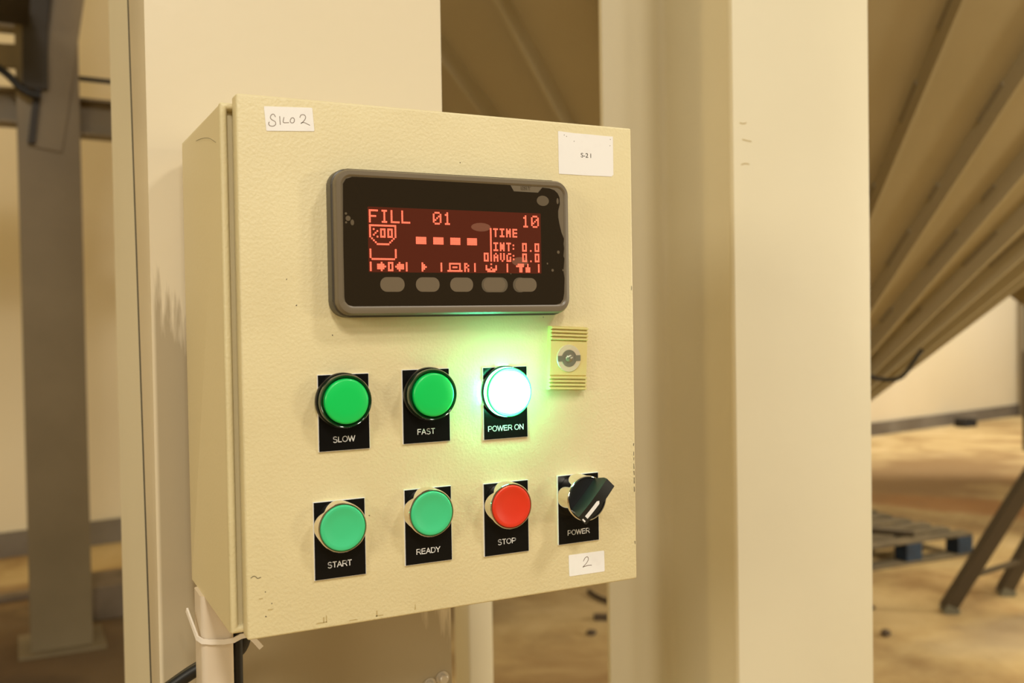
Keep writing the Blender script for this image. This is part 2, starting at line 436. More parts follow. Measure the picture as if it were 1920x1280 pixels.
# ================================================================== SILOS
APX = Vector((2.4923, 2.3879, ZB - .4025)); TAN = 1.22
def silo(loc, label, gap_shade=True):
    S = empty('silo', (loc[0], loc[1], 0), label, 'silo', None)
    ax, ay, az = loc
    h0, h1 = .20, 1.90
    bm = bmesh.new(); n = 120; loops = []
    for h in (h0, h0 + .5, h0 + 1.2, h1):
        loops.append([bm.verts.new((ax + h * TAN * math.cos(2 * PI * i / n), ay + h * TAN * math.sin(2 * PI * i / n), az + h)) for i in range(n)])
    for a, b in zip(loops, loops[1:]):
        for i in range(n): bm.faces.new((a[i], a[(i + 1) % n], b[(i + 1) % n], b[i]))
    mesh_obj('hopper_cone', bm, M['silo'], S, 60)
    bm = bmesh.new(); loops = []
    for h in (h1, h1 + 1.6):
        loops.append([bm.verts.new((ax + h1 * TAN * math.cos(2 * PI * i / n), ay + h1 * TAN * math.sin(2 * PI * i / n), az + h)) for i in range(n)])
    for i in range(n): bm.faces.new((loops[0][i], loops[0][(i + 1) % n], loops[1][(i + 1) % n], loops[1][i]))
    mesh_obj('shell', bm, M['silo'], S, 60)
    bm = bmesh.new(); loops = []
    for rr, zz_ in ((.17, h0 + .02), (.27, h0 + .02), (.27, h0 - .02), (.15, h0 - .02), (.14, h0 - .35), (.20, h0 - .35), (.20, h0 - .38), (.0001, h0 - .38)):
        loops.append([bm.verts.new((ax + rr * math.cos(2 * PI * i / 32), ay + rr * math.sin(2 * PI * i / 32), az + zz_)) for i in range(32)])
    for a, b in zip(loops, loops[1:]):
        for i in range(32): bm.faces.new((a[i], a[(i + 1) % 32], b[(i + 1) % 32], b[i]))
    mesh_obj('outlet_spout', bm, M['silo'], S, 35)
    # 40 stiffening ribs: a flat bar standing on the cone
    bm = bmesh.new()
    nrm = Vector((1, 0, -TAN)).normalized()
    a = Vector((h0 * TAN, 0, h0)) + nrm * .026; b = Vector((h1 * TAN, 0, h1)) + nrm * .026
    beam_between(bm, a, b, .010, .056, up=nrm)
    me = bpy.data.meshes.new('rib'); bmesh.ops.recalc_face_normals(bm, faces=bm.faces); bm.to_mesh(me); bm.free(); me.materials.append(M['rib'])
    bmw = bmesh.new(); d = (b - a).normalized(); L = (b - a).length  # dark bars along the rib foot stand in for shade between welds
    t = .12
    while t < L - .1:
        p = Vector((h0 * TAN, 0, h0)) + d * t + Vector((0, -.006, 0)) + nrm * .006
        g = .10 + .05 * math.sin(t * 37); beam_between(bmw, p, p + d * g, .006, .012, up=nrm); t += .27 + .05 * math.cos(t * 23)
    mew = bpy.data.meshes.new('stitch_gap_shade'); bmesh.ops.recalc_face_normals(bmw, faces=bmw.faces); bmw.to_mesh(mew); bmw.free(); mew.materials.append(M['gap_shade'])
    for k in range(40):
        o = bpy.data.objects.new('rib', me); col.objects.link(o); o.parent = S
        o.location = (0, 0, az); o.rotation_euler = (0, 0, math.radians(2 + 9 * k))
        if gap_shade and 20 <= k <= 32:
            w = bpy.data.objects.new('stitch_gap_shade', mew); col.objects.link(w); w.parent = o
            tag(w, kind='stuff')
    return S
silo((APX.x, APX.y, APX.z), 'ribbed beige hopper cone of the near silo, behind the two cream columns')
silo((7.20, 3.49, ZB - .4025), 'dark far silo cone whose edge shows at the right picture border', False)

# slack cable under the near hopper
tube('cable', [(2.470, 1.850, ZB + .02), (2.490, 1.835, ZB - .005), (2.533, 1.790, ZB - .021), (2.567, 1.752, ZB - .019), (2.584, 1.733, ZB + .003), (2.598, 1.717, ZB + .045), (2.622, 1.700, ZB + .085)], .007, M['cable'])
tag(bpy.data.objects['cable'], 'slack black cable looping under the near silo cone edge', 'cable')

# ================================================================== LEFT BACKGROUND STEELWORK
ST = empty('steel_frame', (.03, 4.3, 0), 'dim brown steel support frame with post, brace and beams at far left', 'frame')
bm = bmesh.new()
add_box(bm, (-.10, 4.20, .014), (.155, 4.215, 4.6)); add_box(bm, (-.10, 4.425, .03), (.155, 4.44, 4.6)); add_box(bm, (.02, 4.215, .03), (.032, 4.425, 4.6))
mesh_obj('post', bm, M['dark_steel'], ST)
box('base_plate', (-.15, 4.14, 0), (.21, 4.50, .014), M['dark_steel'], ST)
def ibeam(name, a, b, w, h, parent, m):
    bm = bmesh.new(); a = Vector(a); b = Vector(b); u = Vector((0, 0, 1))
    beam_between(bm, a + u * (h / 2 - .006), b + u * (h / 2 - .006), w, .012); beam_between(bm, a - u * (h / 2 - .006), b - u * (h / 2 - .006), w, .012)
    beam_between(bm, a, b, .012, h - .024); return mesh_obj(name, bm, m, parent)
ibeam('beam', (-1.6, 4.30, ZB + 1.20), (-.10, 4.30, ZB + 1.195), .14, .155, ST, M['dark_steel'])
ibeam('beam', (.155, 4.30, ZB + 1.17), (1.9, 4.32, ZB + 1.13), .14, .165, ST, M['dark_steel'])
beam('brace', (.02, 4.193, ZB + 1.00), (.215, 4.193, ZB + 2.25), .012, .115, M['dark_steel'], ST, up=(1, 0, 0))
beam('brace', (-.045, 4.183, ZB + 1.02), (.105, 4.183, ZB + 2.25), .03, .03, M['black_steel'], ST, up=(1, 0, 0))
beam('brace', (-1.5, 4.30, ZB + 1.36), (.02, 4.30, ZB + 1.43), .05, .10, M['dark_steel'], ST)
beam('gusset', (-.025, 4.17, ZB + 1.26), (-.015, 4.17, ZB + 1.75), .02, .10, M['black_steel'], ST, up=(1, 0, 0))
box('platform', (-2.2, 3.5, ZB + 1.50), (-.045, 4.05, ZB + 1.62), M['black_steel'], ST)
beam('platform_edge', (-2.0, 4.3, ZB + 1.545), (-.03, 4.3, ZB + 1.555), .05, .05, M['dark_steel'], ST)
tube('hose', [(-.50, 4.14, ZB + 1.38), (-.25, 4.14, ZB + 1.36), (-.14, 4.14, ZB + 1.33), (-.09, 4.14, ZB + 1.25), (-.05, 4.14, ZB + 1.228), (-.01, 4.14, ZB + 1.222)], .017, M['cable'])
tag(bpy.data.objects['hose'], 'black sagging hose across the dim steel frame at top left', 'hose')
beam('tie_rod', (.155, 4.5, ZB + 1.40), (1.8, 4.5, ZB + 1.37), .02, .02, M['black_steel'], ST)
o = box('concrete_block', (.17, 4.60, 0), (.75, 4.95, .17), M['block'], None, bev=.012)
tag(o, 'low grey concrete block on the floor beside the dim steel post', 'block')
# planks lying on the dark floor at left
for i, (a, b, w) in enumerate([((-1.3, 5.10, .018), (.9, 5.40, .018), .10), ((-1.3, 3.75, .018), (-.25, 3.95, .018), .09)]):
    o = beam('plank', a, b, w, .03, M['block'])
    tag(o, ('thin grey plank lying on the floor behind the dim post', 'thin grey plank lying on the floor left of the dim post foot')[i], 'plank', 'planks on the floor at left')

# ================================================================== RIGHT BACKGROUND
# pallet
pa = math.radians(-3.0)
PL = empty('pallet', (4.98, 3.34, 0), 'low wooden pallet with blue blocks and grey boards right of the H column', 'pallet')
PL.rotation_euler = (0, 0, pa)
def pbox(name, lo, hi, m, lab=None, rz=0):
    bm = bmesh.new(); add_box(bm, lo, hi, 0, .003, 1)
    if rz: bmesh.ops.rotate(bm, verts=bm.verts, cent=((lo[0] + hi[0]) / 2, (lo[1] + hi[1]) / 2, 0), matrix=Matrix.Rotation(rz, 3, 'Z'))
    me = bpy.data.meshes.new(name); bmesh.ops.recalc_face_normals(bm, faces=bm.faces); bm.to_mesh(me); bm.free(); me.materials.append(m)
    o = bpy.data.objects.new(name, me); col.objects.link(o); o.parent = PL
    if lab: o['label'] = lab
    return o
for yy in (0, .38, .76):
    for xx in (-.12, -.53, -.94):
        pbox('block', (xx - .0, yy, .02), (xx + .12, yy + .10, .105), M['pallet_blue'], 'blue painted spacer block')
    pbox('bottom_board', (-.94, yy, 0), (0, yy + .10, .02), M['pallet_grey'])
for xx in (-.12, -.53, -.94):
    pbox('stringer', (xx, 0, .105), (xx + .12, .86, .122), M['pallet_blue'], 'blue painted stringer board')
for k in range(6):
    pbox('top_board', (-.96 + random.uniform(0, .02), .005 + k * .152, .122), (.0 - random.uniform(0, .03), .09 + k * .152 + random.uniform(0, .02), .14), M['pallet_grey'], rz=random.uniform(-.015, .015))
o = beam('wood_batten', (4.20, 4.05, .155), (4.60, 3.45, .155), .06, .03, M['trestle'])
tag(o, 'dark batten lying slanted across the top of the pallet', 'batten')

# trestle
TR = empty('trestle', (4.15, 2.65, 0), 'dark brown steel trestle with slanted legs at the right border', 'trestle')
l1a, l1b = Vector((3.89, 2.64, .0)), Vector((4.246, 2.174, 1.1))
l2a, l2b = Vector((4.391, 2.703, .0)), Vector((4.686, 2.294, 1.1))
for a, b in ((l1a, l1b), (l2a, l2b)):
    q = Vector((2 * b.x - a.x, 2 * b.y - a.y, 0))
    for s in (a, q):
        d = (b - s).normalized()
        g = beam('leg', s + Vector((0, 0, .02)), b, .062, .062, M['trestle'], TR, up=(.45, .89, 0))
        f = beam('foot', s, s + d * .045, .070, .066, M['foot_grey'], g, up=(.45, .89, 0))
        tag(f, 'worn grey foot')
beam('top_rail', l1b + (l1b - l2b) * .12, l2b + (l2b - l1b) * .12, .07, .06, M['trestle'], TR)
beam('stretcher', l1a.lerp(l1b, .17), l2a.lerp(l2b, .17), .022, .022, M['trestle'], TR)

# far steel pole frame
PF = empty('scaffold', (12.8, 8.4, 0), 'thin grey steel pole frame standing at the far wall, right border', 'frame')
beam('pole', (12.50, 8.36, 0), (12.50, 8.36, 3.0), .08, .08, M['pole'], PF, up=(0, 1, 0))
beam('pole', (13.05, 8.42, 0), (13.05, 8.42, 3.0), .08, .08, M['pole'], PF, up=(0, 1, 0))
beam('rail', (12.50, 8.36, .6), (13.05, 8.42, .6), .06, .06, M['pole'], PF)
o = beam('pole', (9.36, 6.10, 0), (9.38, 6.11, 1.05), .05, .05, M['trestle'], None, up=(0, 1, 0))
tag(o, 'short brown steel stake standing on the floor at the right border', 'pole')
# black rubber piece
bm = bmesh.new(); add_box(bm, (10.66, 7.88, 0), (10.92, 8.04, .05), 0, .02, 2)
add_box(bm, (10.65, 7.89, .02), (10.72, 8.03, .12), 0, .02, 2); add_box(bm, (10.86, 7.89, .02), (10.93, 8.03, .10), 0, .02, 2)
tag(mesh_obj('rubber_pad', bm, M['rubber'], None, 40), 'small black dished rubber pad on the floor near the far wall', 'pad')
# stones
def stone(loc, r, label, seed):
    rnd = random.Random(seed); bm = bmesh.new(); bmesh.ops.create_icosphere(bm, subdivisions=2, radius=r)
    for v in bm.verts: v.co = Vector((v.co.x * 1.2, v.co.y, v.co.z * .7)) * rnd.uniform(.85, 1.15) + Vector((loc[0], loc[1], r * .6))
    tag(mesh_obj('stone', bm, M['stone'], None, 60), label, 'stone', 'stones on the floor')
stone((3.36, 2.54), .022, 'dark pebble on the floor right of the H column foot, below the pallet', 1)
stone((3.62, 2.86), .014, 'tiny pebble on the floor between pallet and trestle foot', 2)
stone((2.21, 3.21), .020, 'reddish pebble on the floor seen under the cabinet', 3)
tube('cable_offcut', [(2.56, 3.80, .012), (2.53, 3.70, .012), (2.53, 3.58, .012), (2.60, 3.46, .012)], .013, M['stone'])
tag(bpy.data.objects['cable_offcut'], 'curved dark cable offcut on the floor, seen under the cabinet corner', 'cable')
o = beam('wood_offcut', (2.34, 3.40, .014), (2.46, 3.33, .014), .035, .025, M['stone'])
tag(o, 'short dark stick on the floor beside the curved cable offcut', 'stick')

# ================================================================== CONTROL CABINET
CB = empty('control_cabinet', (.15, .09, ZB), 'cream steel control cabinet with display, lamps and push buttons', 'cabinet')
W, H = .300, .350
# body: rounded rear corners, wide return lip in front
bx0, bx1, bz0, bz1, by0, by1, rr = -.0073, .3073, ZB + .0010, ZB + .3468, .0195, .1900, .016
bm = bmesh.new()
pl = [(bx0, by0)]
pl += [(bx0 + rr - rr * math.cos(math.radians(a)), by1 - rr + rr * math.sin(math.radians(a))) for a in range(0, 91, 15)]
pl += [(bx1 - rr + rr * math.sin(math.radians(a)), by1 - rr + rr * math.cos(math.radians(a))) for a in range(0, 91, 15)]
pl += [(bx1, by0)]
lo = [bm.verts.new((x, y, bz0)) for x, y in pl]; hi = [bm.verts.new((x, y, bz1)) for x, y in pl]; n = len(pl)
for i in range(n - 1): bm.faces.new((lo[i], lo[i + 1], hi[i + 1], hi[i]))
ff = bm.faces.new((lo[n - 1], lo[0], hi[0], hi[n - 1])); bm.faces.new(lo); bm.faces.new(hi)
bmesh.ops.bevel(bm, geom=[e for e in bm.edges if (abs(e.verts[0].co.z - e.verts[1].co.z) < 1e-5 and e.verts[0].co.y > .03)],
                offset=.0022, segments=3, profile=.5, affect='EDGES')
mesh_obj('body', bm, M['body'], CB, 35)
# raised return lip around the opening; the recess between lip and door stays in shade
bm = bmesh.new()
add_ring(bm, rrect(bx0, bz0, bx1, bz1, .0012, 3), rrect(bx0 + .0052, bz0 + .0052, bx1 - .0052, bz1 - .0052, .0006, 3),
         [(0, .0196), (0, .0168), (.10, .0156), (.28, .0150), (.62, .0150), (.82, .0158), (1, .0180), (1, .0218)])
mesh_obj('return_lip', bm, M['enclosure'], CB, 50)
# door
bm = bmesh.new(); add_box(bm, (0, 0, ZB), (W, .0135, ZB + H), 0, .0016, 3)
DO = mesh_obj('door', bm, M['enclosure'], CB, 40)
# wear on the door: tiny chips and a hair on the side
bm = bmesh.new()
def chip(x, z, w, h, y=-.0001):
    vs = [bm.verts.new((x + random.uniform(-.25, .25) * w + dx * w / 2, y, ZB + z + random.uniform(-.15, .15) * h + dz * h / 2)) for dx, dz in ((-1, -1), (1, -1), (1, 1), (-1, 1))]
    bm.faces.new(vs)
for z, h in ((.098, .003), (.094, .002), (.088, .004), (.083, .003), (.077, .005), (.070, .004), (.0285, .0025), (.2266, .003), (.105, .002)):
    chip(.2984, z, .0005, h)
for x, z in ((.083, .0722), (.030, .232), (.036, .215), (.155, .315), (.060, .195), (.012, .030), (.016, .022), (.012, .014), (.22, .205)):
    chip(x, z, .0007, .0007)
tag(mesh_obj('paint_chip', bm, M['chip'], DO), 'small dark chips in the door paint', kind='stuff')
bm = bmesh.new()
for x, z, w, h in ((.048, .0042, .0060, .0007), (.052, .0065, .0007, .0045), (.050, .006, .0007, .0040), (.087, .0045, .0007, .0040), (.089, .0030, .0040, .0007),
                   (.070, .0028, .0050, .0006), (.115, .0050, .0007, .0035), (.015, .018, .0030, .0006), (.009, .026, .0022, .0006)):
    chip(x, z, w, h)
tag(mesh_obj('scuff_mark', bm, M['scuff'], DO), 'olive scuffs along the lower door edge', kind='stuff')
strokes('hair', [[(.0028, ZB + .0402), (.0045, ZB + .0412), (.0060, ZB + .0407), (.0072, ZB + .0395), (.0093, ZB + .0400)]], .00016, M['chip'], DO, -.0003)
HAIR = [(0.1071, 0.3374), (0.0956, 0.3364), (0.0779, 0.3345), (0.055, 0.3307), (0.0452, 0.3279), (0.0301, 0.3232)]
tube('hair', [(bx0 - .0003, HY, ZB + HZ) for HY, HZ in HAIR], .0001, M['chip'], CB)
tag(bpy.data.objects['hair'], 'fine dark hair stuck on the door')

# --- display unit
bm = bmesh.new()
add_prism(bm, rrect(.0575, ZB + .2065, .2352, ZB + .3046, .0115, 8), .0, -.0095, 0, .0015)
DU = mesh_obj('display_unit', bm, M['housing'], DO, 35)
tag(DU, 'black and taupe display module with glowing red readout')
bm = bmesh.new()
outer = rrect(.0588, ZB + .2078, .2343, ZB + .3036, .0105, 10); inner = rrect(.0638, ZB + .2137, .2303, ZB + .2988, .0062, 10)
add_ring(bm, outer, inner, [(0, -.0085), (0, -.0138), (.22, -.0155), (.75, -.0158), (1, -.0150), (1, -.0120)])
add_prism(bm, inner, -.0100, -.0148)
FR = mesh_obj('frame', bm, M['frame'], DU, 35); tag(FR, 'taupe plastic frame')
# glass outline with the tab notch and the ragged film edge on the right
gl = [(64.0, 220), (63.9, 253), (64.4, 293.7), (66.4, 297.0), (70.6, 298.5), (130, 298.8), (186.8, 298.8), (189.5, 294.5), (209.1, 294.4), (212.6, 298.2), (218.4, 297.9), (222.5, 296.8), (225.2, 294.6),
      (226.7, 291.8), (226.9, 286.9), (225.4, 282.0), (225.4, 277.5), (226.2, 273.0), (227.8, 266.6), (229.9, 261.9), (229.5, 258), (229.9, 255), (229.3, 249.2), (230.0, 247.5), (229.2, 238.2), (229.9, 233.2),
      (229.4, 222.0), (228.6, 217.8), (226.3, 215.0), (222.4, 213.9), (150, 213.7), (70.5, 213.7), (66.2, 214.8), (64.4, 217.0)]
GLS = prism('front_glass', [(a * mm, ZB + b * mm) for a, b in gl], -.0146, -.01505, M['glass'], DU)
tag(GLS, 'glossy black display front film')
WIN = prism('readout_window', rrect(.0808, ZB + .2363, .2108, ZB + .2795, .0004, 1), -.0150, -.01508, M['window'], DU); tag(WIN, 'dim red backlit window')
lettering('maker_mark', 'ESIT', .1993, -.01512, ZB + .2972, .0036, M['key'], DU, xs=1.3)
# keys
for a, b in ((163.0, 183.4), (187.6, 199.0)):
    prism('key_surround', rrect(a * mm, ZB + .2229, b * mm, ZB + .2334, .0050, 6), -.0150, -.01513, M['key_halo'], DU)
for i, (a, b) in enumerate([(88.6, 105.8), (113.9, 131.2), (139.1, 156.4), (164.4, 181.6), (189.3, 206.6)]):
    k = prism('key', rrect(a * mm, ZB + .2233, b * mm, ZB + .2331, .0047, 6), -.0150, -.01525, M['key'], DU)
    tag(k, ('taupe soft key, %s from the left' % ('first', 'second', 'third', 'fourth', 'fifth')[i]))
def oval(name, x, z, rx, rz, m, y=-.01512):
    pts = [(x * mm + rx * mm * math.cos(2 * PI * i / 20), ZB + z * mm + rz * mm * math.sin(2 * PI * i / 20)) for i in range(20)]
    return prism(name, pts, y + .0001, y, m, DU)
tag(oval('indicator', 212.8, 288.7, 5.0, 3.7, M['key_light']), 'round dim indicator spot')
bm = bmesh.new()
def bub(bm, x, z, rx, rz):
    add_prism(bm, [(x * mm + rx * mm * math.cos(2 * PI * i / 16), ZB + z * mm + rz * mm * math.sin(2 * PI * i / 16)) for i in range(16)], -.0150, -.01516)
for q in ((225.0, 289, .9, 2.2), (67.4, 271.3, 1.7, 1.7), (70.2, 268.7, 1.2, 1.9), (225, 252, 1.1, 1.2), (220, 238.8, 1.0, 1.0), (215.8, 243.6, .6, .7), (66.0, 274.4, .8, .8), (66.0, 268.6, .7, .7), (228.6, 239, .5, .8),
          (186.0, 236.0, .4, .4)): bub(bm, *q)
tag(mesh_obj('film_bubble', bm, M['key_light'], DU), 'air bubbles under the protective film', kind='stuff')
bm = bmesh.new(); bub(bm, 163.2, 268.3, 7.6, 3.0); bub(bm, 193.6, 244.7, 6.6, 3.2)
tag(mesh_obj('film_bubble', bm, M['bubble_red'], DU), 'two reddish film bubbles over the readout', kind='stuff')

# --- dot matrix readout: 101 x 33 dots
PX, PZ, OX, OZ = 1.2634, 1.234, 81.6, 277.75
dots = set()
F5 = {'F': '11111 10000 10000 11110 10000 10000 10000', 'I': '01110 00100 00100 00100 00100 00100 01110', 'L': '10000 10000 10000 10000 10000 10000 11111',
      '0': '01110 10001 10011 10101 11001 10001 01110', '1': '00100 01100 00100 00100 00100 00100 01110'}
F3 = {'0': '111 101 101 101 111', 'T': '111 010 010 010 010', 'I': '111 010 010 010 111', 'M': '101 111 111 101 101', 'E': '111 100 111 100 111', 'N': '101 111 111 111 101',
      'A': '010 101 111 101 101', 'V': '101 101 101 101 010', 'G': '011 100 101 101 111', 'R': '110 101 110 101 101'}
def put(rows, c, r):
    for j, row in enumerate(rows.split()):
        for i, ch in enumerate(row):
            if ch == '1': dots.add((c + i, r + j))
for i, ch in enumerate('FILL'): put(F5[ch], 6 * i, 0)
put(F5['0'], 36, 0); put(F5['1'], 42, 0); put(F5['1'], 90, 0); put(F5['0'], 96, 0)
for c in range(15): dots.add((c, 8))
for r_ in range(8, 15): dots.add((0, r_)); dots.add((14, r_))
for k in range(3): dots.add((1 + k, 15 + k)); dots.add((13 - k, 15 + k))
for c in range(4, 11): dots.add((c, 18))
for c, r_ in ((2, 10), (4, 11), (3, 12), (2, 13), (4, 14)): dots.add((c, r_))
put(F3['0'], 6, 10); put(F3['0'], 10, 10)
for r_ in range(21, 26): dots.add((0, r_)); dots.add((14, r_))
for c in range(1, 14): dots.add((c, 26))
for c0 in (26, 36, 46, 56):
    for c in range(6):
        for r_ in range(14, 18): dots.add((c0 + c, r_))
for r_ in range(8, 27): dots.add((70, r_))
for i, ch in enumerate('TIME'): put(F3[ch], 72 + 4 * i, 8)
for i, ch in enumerate('INT'): put(F3[ch], 72 + 4 * i, 16)
for i, ch in enumerate('AVG'): put(F3[ch], 72 + 4 * i, 22)
for r0 in (16, 22):
    dots.add((84, r0 + 1)); dots.add((84, r0 + 3)); put(F3['0'], 90, r0); dots.add((95, r0 + 4)); put(F3['0'], 98, r0)
put(F3['0'], 66, 22)
for c in (0, 20, 40, 60, 80, 100):
    for r_ in range(28, 33): dots.add((c, r_))
for c in range(4, 8):
    for r_ in (29, 30, 31): dots.add((c, r_)); dots.add((22 - c, r_))
for c in (6, 16): dots.add((c, 28)); dots.add((c, 32))
dots.add((8, 30)); dots.add((14, 30)); put(F3['0'], 10, 28)
for r_ in range(28, 33): dots.add((29, r_))
for r_ in (29, 30, 31): dots.add((30, r_))
dots.add((31, 30))
for c in range(45, 52): dots.add((c, 28))
for r_ in (29, 30, 31): dots.add((45, r_)); dots.add((51, r_))
for c in (47, 48, 49): dots.add((c, 30))
for c in range(44, 53): dots.add((c, 32))
put(F3['R'], 54, 28)
for c, r_ in ((70, 28), (67, 29), (73, 29), (67, 30), (70, 30), (73, 30), (67, 31), (68, 31), (69, 31), (71, 31), (72, 31), (73, 31), (68, 32), (69, 32), (70, 32), (71, 32), (72, 32)): dots.add((c, r_))
for c in range(87, 91): dots.add((c, 28))
for c in range(86, 91): dots.add((c, 29))
for r_ in (30, 31, 32):
    for c in (88, 89, 92, 93, 94): dots.add((c, r_))
dots.add((93, 28)); dots.add((93, 29))
bm = bmesh.new()
for c, r_ in dots:
    x = (OX + (c + .03) * PX) * mm; z = ZB + (OZ - (r_ + .03) * PZ) * mm; w = PX * .94 * mm; h = PZ * .94 * mm
    vs = [bm.verts.new(v) for v in ((x, -.01520, z), (x + w, -.01520, z), (x + w, -.01520, z - h), (x, -.01520, z - h))]
    bm.faces.new(vs[::-1])
tag(mesh_obj('lit_dot', bm, M['dot'], DU), 'glowing red readout dots: FILL 01 10, TIME, INT 0.0, AVG 0.0', kind='stuff')

def arcp(cx, cy, rx, ry, a0, a1, n=10):
    return [(cx + rx * math.cos(math.radians(a0 + (a1 - a0) * i / n)), cy + ry * math.sin(math.radians(a0 + (a1 - a0) * i / n))) for i in range(n + 1)]
GLY = {  # letter: (advance, polylines) in units of the cap height
    'S': (.93, [arcp(.46, .735, .30, .225, 25, 270, 14) + arcp(.46, .255, .335, .255, 90, -155, 14)]),
    'L': (.78, [[(.13, .94), (.13, .06), (.72, .06)]]),
    'O': (1.09, [arcp(.545, .5, .44, .455, 0, 360, 32)]),
    'W': (1.32, [[(.05, 1), (.36, .03), (.66, .93), (.96, .03), (1.27, 1)]]),
    'F': (.85, [[(.14, .0), (.14, .94), (.78, .94)], [(.14, .5), (.70, .5)]]),
    'A': (.93, [[(.05, 0), (.465, .96), (.88, 0)], [(.19, .33), (.74, .33)]]),
    'T': (.85, [[(.04, .94), (.81, .94)], [(.425, .94), (.425, 0)]]),
    'P': (.93, [[(.14, 0), (.14, .94), (.52, .94)] + arcp(.55, .68, .29, .26, 90, -90, 12) + [(.14, .42)]]),
    'E': (.93, [[(.84, .94), (.14, .94), (.14, .06), (.86, .06)], [(.14, .52), (.80, .52)]]),
    'R': (1.01, [[(.14, 0), (.14, .94), (.56, .94)] + arcp(.60, .70, .28, .24, 90, -90, 12) + [(.14, .46)], [(.52, .46), (.70, .36), (.93, .0)]]),
    'N': (1.01, [[(.14, 0), (.14, .96), (.87, .04), (.87, 1)]]),
    'D': (1.01, [[(.14, .06), (.14, .94), (.46, .94)] + arcp(.50, .5, .42, .44, 90, -90, 16) + [(.14, .06)]]),
    'Y': (.93, [[(.05, 1), (.465, .46), (.88, 1)], [(.465, .46), (.465, 0)]]),
    ' ': (.39, [])}
def engraved(text, xc, zc, cap, width, m, parent, y):
    adv = sum(GLY[c][0] for c in text); sx_ = width / (adv - .15); x = xc - width / 2 - .07 * sx_; w = cap * .073
    bm = bmesh.new()
    for ch in text:
        ad_, pls = GLY[ch]
        for pl in pls:
            P = [(x + a * sx_, zc + (b - .5) * cap) for a, b in pl]
            for p, q in zip(P, P[1:]):
                dx, dz = q[0] - p[0], q[1] - p[1]; L = math.hypot(dx, dz) or 1; nx, nz = -dz / L * w, dx / L * w
                vs = [bm.verts.new((a_, y, b_)) for a_, b_ in ((p[0] + nx, p[1] + nz), (p[0] - nx, p[1] - nz), (q[0] - nx, q[1] - nz), (q[0] + nx, q[1] + nz))]
                bm.faces.new(vs)
            for p in P[1:-1]:
                bm.faces.new([bm.verts.new((p[0] + w * math.cos(k * PI / 4), y - .00002, p[1] + w * math.sin(k * PI / 4))) for k in range(8)])
        x += ad_ * sx_
    for f in bm.faces:
        f.normal_update()
        if f.normal.y > 0: f.normal_flip()
    me = bpy.data.meshes.new('lettering'); bm.to_mesh(me); bm.free(); me.materials.append(m)
    o = bpy.data.objects.new('lettering', me); col.objects.link(o); o.parent = parent; me.transform(Matrix.Translation(-parent_origin(parent)))
    return o
# --- legend plates
def plate(x0, z0, x1, z1, text, tx, tz, size, width):
    bm = bmesh.new()
    add_box(bm, (x0 * mm, -.0014, ZB + z0 * mm), (x1 * mm, 0, ZB + z1 * mm), 0)
    add_box(bm, ((x0 + .35) * mm, -.0017, ZB + (z0 + .35) * mm), ((x1 - .35) * mm, -.0014, ZB + (z1 - .35) * mm), 1)
    o = mesh_obj('legend_plate', bm, [M['plate_white'], M['plate_black']], DO)
    tag(o, 'black engraved plate reading %s' % text)
    engraved(text, tx * mm, ZB + tz * mm, size * mm, width * mm, M['plate_white'], o, -.00178)
plate(48.6, 117.8, 84.0, 169.0, 'SLOW', 65.8, 125.6, 3.9, 15.0)
plate(107.8, 118.8, 143.1, 170.2, 'FAST', 124.8, 126.8, 3.9, 12.9)
plate(169.1, 117.5, 204.8, 169.6, 'POWER ON', 186.8, 125.4, 3.9, 28.6)
plate(44.1, 33.0, 79.6, 85.0, 'START', 61.2, 42.4, 3.9, 16.4)
plate(107.8, 34.8, 143.0, 87.4, 'READY', 124.8, 43.6, 3.9, 17.6)
plate(168.1, 33.6, 204.3, 86.2, 'STOP', 186.0, 43.0, 3.9, 14.4)
plate(229.2, 34.8, 264.8, 86.7, 'POWER', 246.6, 43.2, 3.9, 19.0)

# --- push buttons: chrome collar and dished cap
def push_button(x, z, capm, caplab):
    o = lathe('push_button', (x * mm, -.0017, ZB + z * mm), [(.0160, 0), (.0168, .0003), (.0167, .0085), (.0165, .0093), (.0161, .0098), (.0156, .0098), (.0154, .0092), (.0153, .002)],
              M['chrome'], DO, 64, 50)
    tag(o, 'chrome collared push button with %s' % caplab)
    lathe('cap', (x * mm, -.0017, ZB + z * mm), [(.0152, .002), (.0152, .0096), (.0149, .0104), (.0142, .0107), (.0122, .0103), (.0095, .0096), (.006, .0092), (0, .0091)], capm, o, 64, 60)
push_button(61.0, 68.2, M['mint'], 'mint green cap over START')
push_button(124.0, 71.4, M['mint'], 'mint green cap over READY')
push_button(185.4, 70.0, M['red'], 'red cap over STOP')

# --- pilot lamps
def pilot(x, z, lit, lab):
    c = (x * mm, -.0017, ZB + z * mm)
    o = lathe('pilot_lamp', c, [(.0184, 0), (.0187, .0005), (.0187, .0032), (.0181, .0040), (.0172, .0040)], M['black_plastic'], DO, 64, 40)
    tag(o, lab)
    lathe('lens_ring', c, [(.0177, .0038), (.0178, .0044), (.0178, .0078)] + ([(.0168, .0080)] if lit else [(.0177, .0092), (.0172, .0100), (.0166, .0098), (.0160, .0086), (.0152, .0078)]), M['lens_lit_ring'] if lit else M['lens_dark'], o, 64, 60)
    if lit: lathe('lens_rim', c, [(.0176, .0078), (.0177, .0092), (.0172, .0100), (.0166, .0098), (.0161, .0088), (.0152, .0080)], M['lens_rim'], o, 64, 60)
    if lit: lathe('lens', c, [(.0150, .0070), (.0151, .0112), (.0147, .0130), (.0135, .0138), (.008, .0143), (0, .0144)], M['lens_lit'], o, 64, 60)
    else: lathe('lens', c, [(.0150, .0070), (.0150, .0102), (.0147, .0110), (.0135, .0114), (.008, .0117), (0, .0117)], M['lens_lit'] if lit else M['lens_green'], o, 64, 60)
    return o
